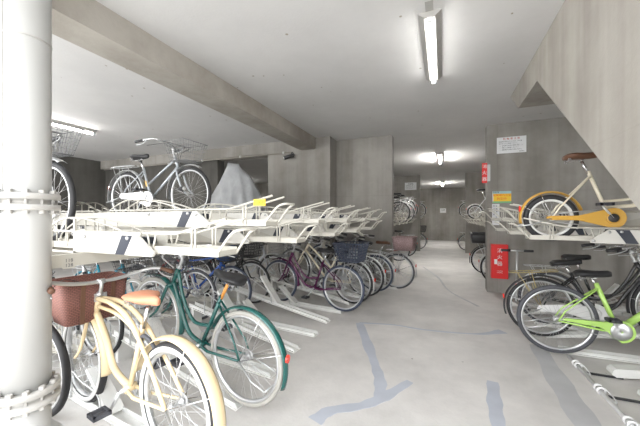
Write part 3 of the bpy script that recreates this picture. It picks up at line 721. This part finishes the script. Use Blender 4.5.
def _stays(R, angs, sx):
    b = MB()
    for s in (-1, 1):
        for a in angs:
            a = math.radians(a); b.tube([(0, s * .058, 0), (sx * (R + .02) * math.cos(a), s * .028, (R + .02) * math.sin(a))], .0028, 5)
    return b
def _crank(bb):
    b = MB(); D = math.radians
    b.lathe([(.085, -.050), (.092, -.048), (.085, -.046), (.078, -.047), (.078, -.049)], bb, 32, 'y')
    for k in range(5):
        a = k * 2 * PI / 5; b.tube([bb + V((0, -.048, 0)), bb + V((.08 * math.cos(a), -.048, .08 * math.sin(a)))], .006, 6)
    b.tube([bb + V((0, -.06, 0)), bb + V((0, .06, 0))], .014, 10)
    for s in (-1, 1):
        a = D(125); b.tube([bb + V((0, s * -.062, 0)), bb + V((s * .165 * math.cos(a), s * -.068, s * .165 * math.sin(a)))], [.012, .009], 8)
    return b
def _pedal(p, s):
    b = MB(); y0, y1 = (p.y - .0, p.y - s * .09) if False else (p.y, p.y - s * .095)
    y0, y1 = min(y0, y1), max(y0, y1)
    b.box(p.x - .045, p.x + .045, y0, y0 + .014, p.z - .012, p.z + .012); b.box(p.x - .045, p.x + .045, y1 - .014, y1, p.z - .012, p.z + .012)
    b.box(p.x - .045, p.x - .028, y0, y1, p.z - .012, p.z + .012); b.box(p.x + .028, p.x + .045, y0, y1, p.z - .012, p.z + .012)
    b.tube([(p.x, y0, p.z), (p.x, y1, p.z)], .009, 8); return b
def _chain(bb, R):
    b = MB()
    b.tube([(bb.x, -.048, bb.z + .086), (0, -.048, R + .036)], .004, 5); b.tube([(bb.x, -.048, bb.z - .086), (0, -.048, R - .036)], .004, 5)
    b.lathe([(.01, -.052), (.036, -.051), (.036, -.046), (.01, -.044)], (0, 0, R), 18, 'y'); return b
def _guard(bb, R, rb, rs, openc=False):
    pts = []; hub = V((0, 0, R)); D = math.radians
    ang = math.atan2(hub.z - bb.z, hub.x - bb.x)
    for k in range(21): a = -PI / 2 + PI * k / 20 * 1.0; pts.append((bb.x + rb * math.cos(a), bb.z + rb * math.sin(a)))
    if openc: pts += [(bb.x - .12, bb.z + rb * .75), (.06, R + rs), (.03, R + rs * .4), (bb.x - .14, bb.z + rb * .25)]
    else: pts += [(bb.x * .45, R + rs * 1.15), (-.03, R + rs), (-.05, R), (-.02, R - rs), (bb.x * .45, R - rs * 1.2)]
    b = MB(); b.prism(pts, -.066, -.040)
    b.lathe([(0, -.072), (.045, -.072), (.05, -.066), (0, -.066)], bb, 20, 'y', closed_prof=False)
    return b

W = dict(group=None)
zf = 0.012   # tyre contact inside a floor tray
LZ, HZ = ZL + 0.005, ZU + 0.005
def Lb(label, y, x=-1.33, hi=False, **k):   # rear wheel at the aisle left, front towards -X
    return bicycle(label, (x, y, zf), PI - math.radians(6), pitch=math.radians(8) if hi else 0.0, **k)
# --- left of the aisle, floor
bicycle('cream beach cruiser with brown basket, tan saddle and whitewall tyres', (-1.333, 1.19, zf), PI - math.radians(9), style='cruiser', col='cream', fender='cream', R=0.335, wb=1.12,
        tyre='black', rim='alloy', ww='white', tr=0.027, saddle='tan', grip='brown', bars='cruiser', front_basket=('wicker', 'wicker'), rack=False, lampon=False, seat_h=0.87, lock=True, headz=0.0, barm='alloy')
bicycle('dark green city bicycle with black saddle and red rear reflector', (-1.33, 1.735, 0.045), PI - math.radians(6), pitch=math.radians(8), style='loop', col='green', fender='green', R=0.33, wb=1.02, tyre='paleg', rim='alloy',
        tr=0.018, saddle='saddle', rack=False, seat_h=0.86, post='orange', front_basket=('wire', 'blackp'), steer=0)
Lb('plum step-through bicycle carrying a large navy rear basket', 4.06, -1.32, style='loop', col='purple', fender='purple', tyre='bluet', rim='alloy', rear_basket=('mesh', 'navy'), rear_fender=False, front_basket=('wire', 'wire'))
Lb('ivory framed bicycle behind the plum bicycle, front end raised', 4.50, -1.35, True, style='stag', col='ivory', fender='alloy', tyre='black', front_basket=None)
Lb('light grey bicycle with silver fenders behind the navy basket', 4.97, -1.22, style='loop', col='ltgrey', fender='alloy', tyre='black', guard='case')
Lb('black bicycle parked between the light grey and the rose-basket bicycles', 5.40, -1.18, True, style='loop', col='charcoal', fender='alloy', tyre='bluet')
Lb('silver bicycle with rose rear basket and brown saddle by the wall corner', 5.74, -0.80, style='loop', col='silver', fender='alloy', tyre='greyt', saddle='brown', rear_basket=('solid', 'rose'), front_basket=('wire', 'wire'))
# --- rear rack, floor, fronts towards +X
def Rb(label, y, x, hi=False, z=zf, **k): return bicycle(label, (x, y, z), 0, pitch=math.radians(6) if hi else 0, **k)
Rb('black bicycle whose front wheel shows right beside the white drain pipe', 1.14, -3.62, style='stag', col='charcoal', fender='blackp', tyre='black', rim='steel', tr=0.024, front_fender=False)
Rb('black bicycle in the rear rack behind the brown basket', 1.85, -4.15, style='loop', col='charcoal', fender='blackp', tyre='black')
Rb('teal bicycle with pale rims behind the tan saddle', 2.60, -4.62, style='stag', R=0.285, wb=1.0, col='teal', fender='teal', tyre='paleg', rim='alloy', front_fender=False, front_basket=('wire', 'blackp'), seat_h=.78)
Rb('silver bicycle with grey tyres behind the green frame', 3.0, -4.08, style='loop', col='silver', fender='alloy', tyre='greyt', front_basket=('wire', 'blackp'), lampon=True)
Rb('red and blue bicycle with black basket left of the plum one', 3.42, -3.85, style='diamond', col='blue', fork='blue', fender='red', tyre='bluet', rear_fender=True, front_fender=False, front_basket=('mesh', 'blackp'))
Rb('black bicycle right of the blue one, its front basket black', 3.90, -3.85, style='stag', col='charcoal', fender='blackp', tyre='black', front_basket=('mesh', 'blackp'))
Rb('silver bicycle in the rear rack deep behind the plum one', 4.7, -3.95, style='loop', col='ltgrey', fender='alloy', tyre='black')
# --- upper levels, rear rack
bicycle('silver bicycle with wire basket standing high on the upper tier', (-4.01, 2.77, HZ), 0, style='stag', col='silver', fender='alloy', tyre='black', rim='alloy', guard='case', stickers=True, wb=1.14,
        front_basket=('wire', 'wire'), R=0.335, tr=0.021)
bicycle('bicycle with wire basket on the upper tier, mostly hidden by the white pipe', (-4.10, 1.42, LZ), 0, style='stag', col='ltgrey', fender='alloy', tyre='black', rim='alloy', front_basket=('wire', 'wire'), wb=1.12, tr=0.024, guard='case')

# --- right of the aisle
bicycle('lime green bicycle with black saddle at the right', (1.04, 3.60, 0.02), 0, pitch=0.02, style='fat', col='lime', fender='lime', tyre='greyt', rim='alloy', tr=0.022, front_fender=False, rear_fender=False, guard='slim', rack=False, R=0.335, seat_h=0.80, bars='flat', lampon=False, barm='blackp')
bicycle('black bicycle just behind the lime one, with thin brass-coloured carrier', (1.05, 4.05, 0.02), 0, pitch=0.10, style='loop', col='charcoal', fender='blackp', tyre='black', rim='alloy', seat_h=0.82, guard='case', rackm='brass')
bicycle('black step-through bicycle second behind the lime one', (1.22, 4.50, 0.02), 0, style='loop', col='charcoal', fender='alloy', tyre='greyt', rim='alloy', rear_fender=True)
t = thing('kick_scooter', 'kick scooter with upright silver stem and black T-shaped handlebar beside the red cabinet', 'scooter', (1.08, 5.55, 0), PI / 2)
part('deck', MB().prism([(-.62, .07), (-.08, .07), (.0, .16), (.02, .15), (-.05, .05), (-.62, .05)], -.055, .055), 'steel', t)
part('stem', MB().tube([(0.02, 0, .12), (-.03, 0, .83)], .016, 10), 'alloy', t)
hb_ = part('handlebar', MB().tube([(-.03, -.20, .83), (-.03, .20, .83)], .013, 8), 'alloy', t)
for sg in (-1, 1): part('grip', MB().tube([(-.03, sg * .09, .83), (-.03, sg * .215, .83)], .019, 8), 'blackp', hb_)
for x in (.03, -.62):
    w_ = part('wheel', MB().lathe([(.0, -.02), (.05, -.02), (.06, -.012), (.06, .012), (.05, .02), (0, .02)], (x, 0, .06), 24, 'y', closed_prof=False), 'blackp', t)
bicycle('ivory small-wheel bicycle with mustard fender and brown saddle, upper right', (0.93, 3.40, LZ - .02), 0, R=0.217, wb=1.02, style='mini', col='ivory', fender='mustard', tyre='black', rim='white', tr=0.026, saddle='brown',
        rack=False, guard='case', seat_h=0.78, lampon=False, bars='swept')

# --- beyond the opening
deep = [
    ('dark', 'black bicycle high on the far left upper tier, nearest of the row', (-1.22, 9.20, LZ + .005), PI, dict(style='loop', col='charcoal', fender='steel', rim='steel', tyre='black')),
    ('c', 'black bicycle high on the far left upper tier, second of the row', (-1.18, 10.1, LZ + .005), PI, None),
    ('c', 'black bicycle high on the far left upper tier, third of the row', (-1.18, 10.55, HZ), PI, None),
    ('c', 'black bicycle on the far left upper tier, just before the paper notice wall', (-1.18, 11.45, HZ), PI, None),
    ('m', 'dark red bicycle on the floor below the far left tier', (-1.25, 9.4, 0.01), PI, dict(style='loop', col='red', fender='red', tyre='black')),
    ('m', 'black bicycle on the floor below the far left tier', (-1.15, 10.6, 0.01), PI, dict(style='loop', col='charcoal', fender='blackp', tyre='black')),
    ('b', 'black bicycle with black rear basket past the far left wall', (-0.95, 13.1, 0.01), PI, dict(style='loop', col='charcoal', fender='blackp', tyre='greyt', rear_basket=('mesh', 'blackp'))),
    ('u', 'silver bicycle high on the farthest left tier, past the notice wall', (-1.0, 13.65, HZ), PI, dict(style='loop', col='silver', fender='alloy', tyre='black')),
    ('s', 'bicycle with tall thin seat post above the far right tier', (0.86, 9.65, HZ), 0, dict(style='mini', R=.20, wb=.95, col='silver', fender='steel', tyre='black', seat_h=.84, rack=False)),
    ('k', 'bicycle with large black rear basket, right just past the opening', (0.95, 8.0, 0.01), 0, dict(style='loop', col='charcoal', fender='blackp', tyre='black', rear_basket=('solid', 'blackp'))),
    ('g', 'light grey bicycle whose rear wheel peeks past the red cabinet wall', (1.03, 6.85, 0.01), 0, dict(style='loop', col='ltgrey', fender='alloy', tyre='black')),
    ('f', 'black bicycle on the floor past the far right wall', (0.90, 13.3, 0.01), 0, dict(style='loop', col='charcoal', fender='blackp', tyre='black')),
    ('v', 'bicycle high at the farthest right, beside the end wall', (0.95, 13.75, HZ), 0, dict(style='loop', col='charcoal', fender='alloy', tyre='black')),
]
src = None
for k, lab, loc, rz, st in deep:
    if st is None: o = copy_tree(src); o.location = loc; o['label'] = lab
    else:
        o = bicycle(lab, loc, rz, **st)
        if src is None: src = o
    o['group'] = 'bicycles beyond the opening'
# upper trays under the farthest pair
for i, (x, y, z, rz) in enumerate([(-0.85, 13.65, ZU, 0), (0.80, 13.75, ZU, PI)]):
    a = thing('upper_tray', 'farthest upper tray on the %s, past the second pair of walls' % ('left' if i == 0 else 'right'), 'rack tray', (x, y, z), rz); upper_tray_parts(a)
    f = MB(); f.box(-1.1, -1.04, -0.04, 0.04, -ZU, 0); f.box(-1.5, -1.44, -0.04, 0.04, -ZU, 0); part('post', f, 'cream_paint', a)

# ------------------------------------------------------------------ covered bicycle on the rear upper tier
def cover():
    K = [(-1.0, .03, .05), (-.86, .12, .16), (-.66, .20, .33), (-.48, .25, .48), (-.28, .29, .72), (-.12, .31, 1.0), (-.02, .31, 1.07), (.12, .31, 1.04), (.26, .30, .92), (.42, .29, .80), (.56, .27, .62), (.66, .25, .42), (.75, .22, .22), (.80, .18, .06)]
    P = spline([V(k) for k in K], 3); rings = []
    for i, p in enumerate(P):
        r = []
        for k in range(24):
            q = k / 23 * 2 - 1; side = abs(q)
            fold = .022 * math.sin(i * 1.3 + 9 * q) * side + .015 * math.sin(i * .7 + 23 * q) * side
            h = p.z * (1 - side ** 1.25) * (1 if side < .98 else 0) - .06 * p.z * math.sin(side * PI)
            r.append(V((p.x * .92 + .02 * math.sin(11 * q + i), math.copysign(p.y * side ** .75, q) + fold, max(.0, h + .02 * math.sin(5 * q + i * .9)))))
        rings.append(r)
    return MB().loft(rings)
o = part('bicycle_cover', cover(), 'tarp'); o.location = (-3.68, 4.57, ZU + 0.045); o.rotation_euler = (0, 0, 0)
tag(o, 'grey sheet draped over a bicycle on the upper tier before the opening', 'bicycle cover')
def cloth():
    r = []
    for q in range(9):
        u = q / 8; w = math.sin(PI * min(1, .25 + u * .75)) ** .6 * .15 + .01
        r.append([V(((w + .018 * math.sin(3 * a + q)) * math.cos(a), (w + .02 * math.cos(4 * a + q * 1.3)) * math.sin(a), u * .24 + .015 * math.sin(2 * a + q))) for a in [2 * PI * k / 18 for k in range(18)]])
    return MB().loft(r)
o = part('cloth_bundle', cloth(), 'bluebag'); o.location = (-2.85, 3.42, 0.76); tag(o, 'dark blue cloth bundled in the basket of the blue bicycle', 'cloth')
# ------------------------------------------------------------------ security camera
t = thing('security_camera', 'small black bullet camera on the column below the beam end', 'security camera', (-3.0, 5.76, 2.70))
part('wall_bracket', MB().tube(spline([(0, 0, 0.04), (0, -.06, .05), (0, -.10, .0)], 4), .012, 8), 'blackp', t)
part('camera_body', MB().tube([(.04, -.05, -.0), (.03, -.07, -.02), (-.12, -.20, -.09)], [.03, .042, .042], 14), 'blackp', t)
part('lens', MB().tube([(-.121, -.2005, -.0905), (-.126, -.205, -.093)], .028, 12), 'lens', t)
t = thing('conduit', 'thin grey pipe running under the cross beam to the column', 'pipe', (0, 5.74, 2.76))
part('conduit_pipe', MB().tube([(-9.3, 0, 0), (-3.02, 0, 0)], .014, 8), 'soffit', t)
for i in range(6): part('clip', MB().box(-9 + i * 1.15, -8.97 + i * 1.15, -.017, .02, -.016, .03), 'galv', t)

# ------------------------------------------------------------------ signs
def txt(body, x, y, z, size, m, parent, name='lettering', align='CENTER', width=None):
    c = bpy.data.curves.new(name, 'FONT'); c.body = body; c.size = size; c.align_x = align; c.align_y = 'CENTER'; c.extrude = 0.0006; c.resolution_u = 2
    o = bpy.data.objects.new(name, c); C.objects.link(o); o.parent = parent; o.location = (x, y, z); o.rotation_euler = (PI / 2, 0, 0); c.materials.append(M[m])
    bpy.context.view_layer.update(); dg = bpy.context.evaluated_depsgraph_get()
    me = bpy.data.meshes.new_from_object(o.evaluated_get(dg)); me.name = name
    q = link(name, me, parent, (x, y, z)); q.rotation_euler = (PI / 2, 0, 0); bpy.data.objects.remove(o)
    if not me.materials: me.materials.append(M[m])
    return q
YW = 6.16
t = thing('notice_board', 'large white printed notice with red heading, top of the right wall', 'sign', (1.119, YW, 2.635))
part('panel', MB().box(-.222, .222, -.012, 0, -.143, .143), 'signwhite', t)
txt('駐 輪 場 注 意', 0, -.0135, .108, .042, 'inkred', t)
for i, s in enumerate(['駐輪場を利用される方は、次の事', '項を守ってご利用ください。', '一、自転車は所定の位置に置くこと', '一、通路には駐輪しないこと', '一、盗難事故の責任は負いません']):
    txt(s, -.195, -.0135, .062 - i * .036, .0235, 'ink', t, align='LEFT')
txt('管理組合', .195, -.0135, -.122, .02, 'ink', t, align='RIGHT')
t = thing('parking_sign', 'small yellow sign with teal top and green bottom on the right wall', 'sign', (0.972, YW, 1.715))
part('panel', MB().box(-.145, .145, -.008, 0, -.105, .105), 'signyel', t)
part('top_band', MB().box(-.145, .145, -.010, -.008, .062, .105), 'signteal', t); part('bottom_band', MB().box(-.145, .145, -.010, -.008, -.105, -.075), 'signgreen', t)
part('border', MB().box(-.145, -.132, -.010, -.008, -.105, .105), 'signwhite', t)
txt('自転車', -.09, -.012, .084, .034, 'ink', t); txt('駐輪場内注意', .003, -.010, .032, .047, 'inkor', t); txt('防犯中', 0, -.010, -.032, .052, 'inkor', t)
t = thing('paper_notice', 'narrow white vertical notice under the yellow sign', 'sign', (0.88, YW, 1.405))
part('panel', MB().box(-.058, .058, -.006, 0, -.19, .19), 'signwhite', t)
for j, s in enumerate(['駐輪禁止区域', '整理整頓']):
    for i, ch in enumerate(s): txt(ch, .012 - j * .042, -.0075, .15 - i * .05, .03, 'ink', t)
t = thing('extinguisher_cabinet', 'red fire extinguisher cabinet with white characters on the right wall', 'extinguisher cabinet', (0.925, YW, 0.575))
part('cabinet_body', MB().box(-.129, .129, -.11, 0, -.30, .30), 'signred', t)
dr = part('door', MB().box(-.119, .119, -.118, -.1105, -.288, .288), 'signred', t)
part('door_handle', MB().box(-.085, -.040, -.128, -.118, -.045, .040), 'whitep', dr, 'white handle')
for i, ch in enumerate('消火器'): txt(ch, .0, -.1195, .19 - i * .115, .085, 'signwhite', dr)
for i in range(2): txt('火災の時は', .0, -.1195, -.165 - i * .03, .018, 'whitep', dr)
t = thing('extinguisher_sign', 'red projecting sign with white characters at the opening corner', 'sign', (0.744, YW, 2.16))
part('panel', MB().box(-.085, 0.0, -.012, -.004, -.18, .18), 'signred', t); part('bracket', MB().box(-.004, .05, -.004, -.0005, -.15, .15), 'steel', t)
for i, ch in enumerate('消火器'): txt(ch, -.043, -.0135, .115 - i * .115, .075, 'signwhite', t)
t = thing('paper_notice', 'white paper notice high on the far left wall', 'sign', (-1.20, 12.5, 2.60))
part('panel', MB().box(-.225, .225, -.008, 0, -.15, .15), 'signwhite', t); txt('駐輪場', 0, -.0095, .085, .07, 'ink', t)
for i in range(3): txt('自転車は奥から置くこと', 0, -.0095, .02 - i * .05, .033, 'ink', t)
t = thing('paper_notice', 'small white paper on the end wall of the aisle', 'sign', (0.01, 18.6, 1.73))
part('panel', MB().box(-.16, .16, -.008, 0, -.13, .13), 'signyel' if False else 'signwhite', t); txt('注意', 0, -.0095, .02, .10, 'ink', t)
t = thing('tray_tag', 'yellow tag hanging under the raised end of a left tray rail', 'tag', (-1.10, 1.655, 1.455))
part('tag_plate', MB().box(-.055, .035, -.003, .0, -.022, .022), 'signyel', t); txt('上段用', -.01, -.004, 0, .026, 'inkor', t)
part('hook', MB().tube([(-.01, -.001, .02), (-.01, .01, .045)], .002, 5), 'steel', t)
t = thing('number_plate', 'small black numbers on the cream beam under the near tray', 'label', (-2.154, 1.12, 1.075))
def txtx(body, y, z, size, parent):
    o = txt(body, 0, y, z, size, 'ink', parent); o.rotation_euler = (PI / 2, 0, PI / 2); return o
part('plate', MB().box(0.0, .0015, -.035, .035, -.035, .035), 'cream_paint', t)
a = txtx('118', 0, .014, .03, t); a.location.x = .003; a = txtx('128', 0, -.016, .03, t); a.location.x = .003

# ------------------------------------------------------------------ light, sky, camera
sl = bpy.data.lights.new('Sun', 'SUN'); sl.energy = 1.5; sl.angle = 0.02; sl.color = (1, 0.97, 0.92)
so = bpy.data.objects.new('Sun', sl); C.objects.link(so); so.rotation_euler = (math.radians(14), 0, math.radians(10))
w = bpy.data.worlds.new('World'); S.world = w; w.use_nodes = True; nt = w.node_tree
bg = nt.nodes['Background']; bg.inputs['Strength'].default_value = 2.9
tcn = nt.nodes.new('ShaderNodeTexCoord'); sx = nt.nodes.new('ShaderNodeSeparateXYZ'); rp = nt.nodes.new('ShaderNodeValToRGB')
rp.color_ramp.elements[0].color = (1.0, 0.99, 0.98, 1); rp.color_ramp.elements[1].color = (0.92, 0.96, 1.0, 1); rp.color_ramp.elements[1].position = 0.7
nt.links.new(tcn.outputs['Generated'], sx.inputs[0]); nt.links.new(sx.outputs[2], rp.inputs['Fac']); nt.links.new(rp.outputs['Color'], bg.inputs['Color'])

cam = bpy.data.cameras.new('Camera'); co = bpy.data.objects.new('Camera', cam); C.objects.link(co)
cam.sensor_width = 36; cam.lens = 298 / 640 * 36; cam.clip_start = 0.02; cam.shift_y = 4 / 640
co.location = (0, 0, 1.36); co.rotation_euler = (PI / 2, 0, math.radians(22.4)); S.camera = co
S.view_settings.view_transform = 'Standard'; S.view_settings.look = 'None'; S.view_settings.gamma = 1; S.view_settings.use_curve_mapping = False
S.view_settings.exposure = 1.12
S.cycles.max_bounces = 10; S.cycles.diffuse_bounces = 7
